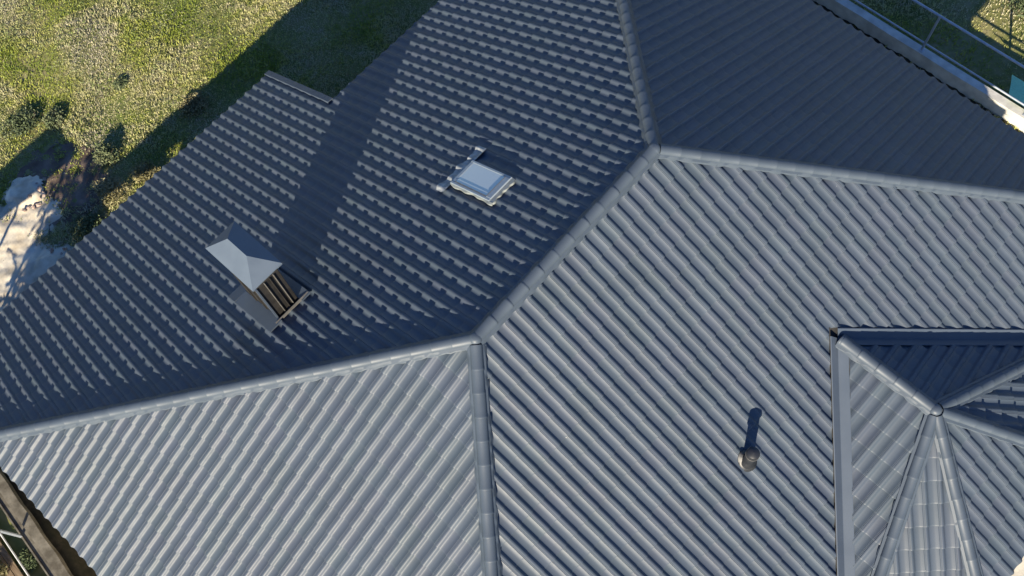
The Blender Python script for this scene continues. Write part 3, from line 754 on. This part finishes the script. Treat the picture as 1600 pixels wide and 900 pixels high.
# green sheet leaning outwards from the foot of the railing, with thickness
mb = MB(); ny, nz = 34, 8
for side in (0, 1):
    for i in range(ny + 1):
        for j in range(nz + 1):
            v_ = j / nz; y = -4.25 - 6.5 * i / ny + .35 * v_
            mb.v.append((WXR + .22 + 1.35 * v_, y, WT + .14 - .75 * v_ + .03 * math.sin(y * 3.3 + j * .5) * math.sin(math.pi * v_) - .006 * side))
N1 = (ny + 1) * (nz + 1)
for i in range(ny):
    for j in range(nz):
        a = i * (nz + 1) + j; mb.f.append([a, a + nz + 1, a + nz + 2, a + 1][::-1]); mb.f.append([N1 + a, N1 + a + nz + 1, N1 + a + nz + 2, N1 + a + 1])
tag(mb.build('green_sheet', M['net'], None, True, angle=60), 'teal green sheet leaning outwards below the railing at the right edge', 'sheet')

bank = grid(14.6, 16.65, -9, 6, .08, lambda X, Y: 1.0 * np.clip((X - 14.6) / 1.2, 0, 1) - .05 + .03 * np.sin(X * 9) * np.sin(Y * 7) + .02 * np.sin(Y * 23), 'soil_bank', M['shadesoil']); tag(bank, kind='structure')  # added bank; shade and moss at the wall foot put in its dark colour
tag(blades('grass', 9000, (15.2, 16.6), (-9, 6), M['grass'], .04, .16, lambda x, y: np.clip(.06 + 1.2 * (y < -3.6) + .2 * np.sin(y * 3), .03, 1), zf=lambda x, y: 1.0 * np.clip((x - 14.6) / 1.2, 0, 1) - .03), kind='stuff')

# ------------------------------------------------------------------ left boundary: wall, railing, planks
def lx(y): return -9.36 + (y - 9.4) * .106                      # the wall runs slightly askew
def askew(mb, dx0, dx1, y0, y1, z0, z1, n=1, wob=0):
    for k in range(n):
        a, b = y0 + (y1 - y0) * k / n, y0 + (y1 - y0) * (k + 1) / n
        wa, wb = wob * math.sin(a * 5), wob * math.sin(b * 5)
        mb.hexa([(lx(a) + dx0, a, z0), (lx(a) + dx1 + wa, a, z0), (lx(b) + dx1 + wb, b, z0), (lx(b) + dx0, b, z0)], [(lx(a) + dx0, a, z1), (lx(a) + dx1 + wa, a, z1), (lx(b) + dx1 + wb, b, z1), (lx(b) + dx0, b, z1)])
mb = MB(); askew(mb, -.26, .0, -6, 14, -.3, 1.2, 60, .012); askew(mb, -.44, -.262, -6, 14, -.3, 1.07, 60, 0); askew(mb, -.48, -.442, -6, 14, -.3, 1.11, 60, 0)
tag(mb.build('retaining_wall', M['oldconcrete'], bevel=0), 'stained beige retaining wall with a stepped coping at the lower left', 'wall')
rl = empty('railing', (lx(7.7) - .5, 7.7, 1.11), 'white and grey steel railing behind the stained wall at the lower left', 'railing')
for y in (10.8, 7.7, 4.6, 1.5):
    mb = MB(); mb.box(lx(y) - .50, lx(y) - .44, y - .03, y + .03, 1.09, 2.17); mb.build('post', M['galv'], rl, bevel=.004)
mb = MB(); mb.tube((lx(13) - .47, 13, 2.19), (lx(-4) - .47, -4, 2.19), .022, .022, 10); mb.build('rail', M['white'], rl, True)
# planks
dk = empty('wooden_decking', (lx(6) - 1.4, 6, .95), 'brown weathered plank decking at the bottom left corner', 'decking')
for k in range(7):
    xo = -.98 - .17 * k
    mb = MB(); askew(mb, xo - .155, xo, -3, 12, 0.97, 1.01, 1); mb.build('plank', M['wood'], dk, bevel=.006)
for y in np.arange(-3, 12, 1.6):
    mb = MB(); askew(mb, -2.1, -1.0, float(y), float(y) + .08, .75, .965); mb.build('joist', M['wood'], dk)
# raised soil behind the wall
shrub_z = .75
st_ = grid(-9.9, -7.65, -8, 10, .1, lambda X, Y: np.maximum(gz(X, Y) + .03, .98 * np.clip((-X - 8.85 - (8.66 - Y) * .1) / .45, 0, 1)) + .02 * np.sin(X * 8) * np.sin(Y * 5), 'shade_strip', M['shadesoil']); tag(st_, kind='structure')  # strip banked up and coloured dark to stand for the wall's shade
tag(grid(-14, -9.5, -6, 14, .2, lambda X, Y: .75 + .08 * np.sin(X * 3) * np.cos(Y * 2.3), 'raised_bed', M['soil'], lambda x, y: x < lx(y) - .3), kind='structure')
def raised_shrub(x, y, r_, h, mat, label):
    e = empty('shrub', (x, y, shrub_z), label, 'shrub', 'shrubs behind the stained wall')
    cl = [(350, (x + random.uniform(-.5, .5) * r_, y + random.uniform(-.5, .5) * r_, shrub_z + h * .5), (r_ * .6, r_ * .6, h * .5), .04, .2) for k in range(4)]
    foliage('foliage', cl, mat, e)
    m_ = MB(); m_.tube((x, y, shrub_z - .05), (x + .1, y, shrub_z + h * .8), .015, .005, 5); m_.build('stem', M['bark'], e)
raised_shrub(lx(7.2) - .75, 7.2, .3, .3, M['shrub'], 'dark green shrub between the stained wall and the planks, upper one')
raised_shrub(lx(6.1) - .74, 6.1, .3, .28, M['shrub'], 'dark green shrub between the stained wall and the planks, lower one')
raised_shrub(-11.0, 7.5, .3, .6, M['shrubdry'], 'pale dry shrub growing through the planks at the bottom left corner')
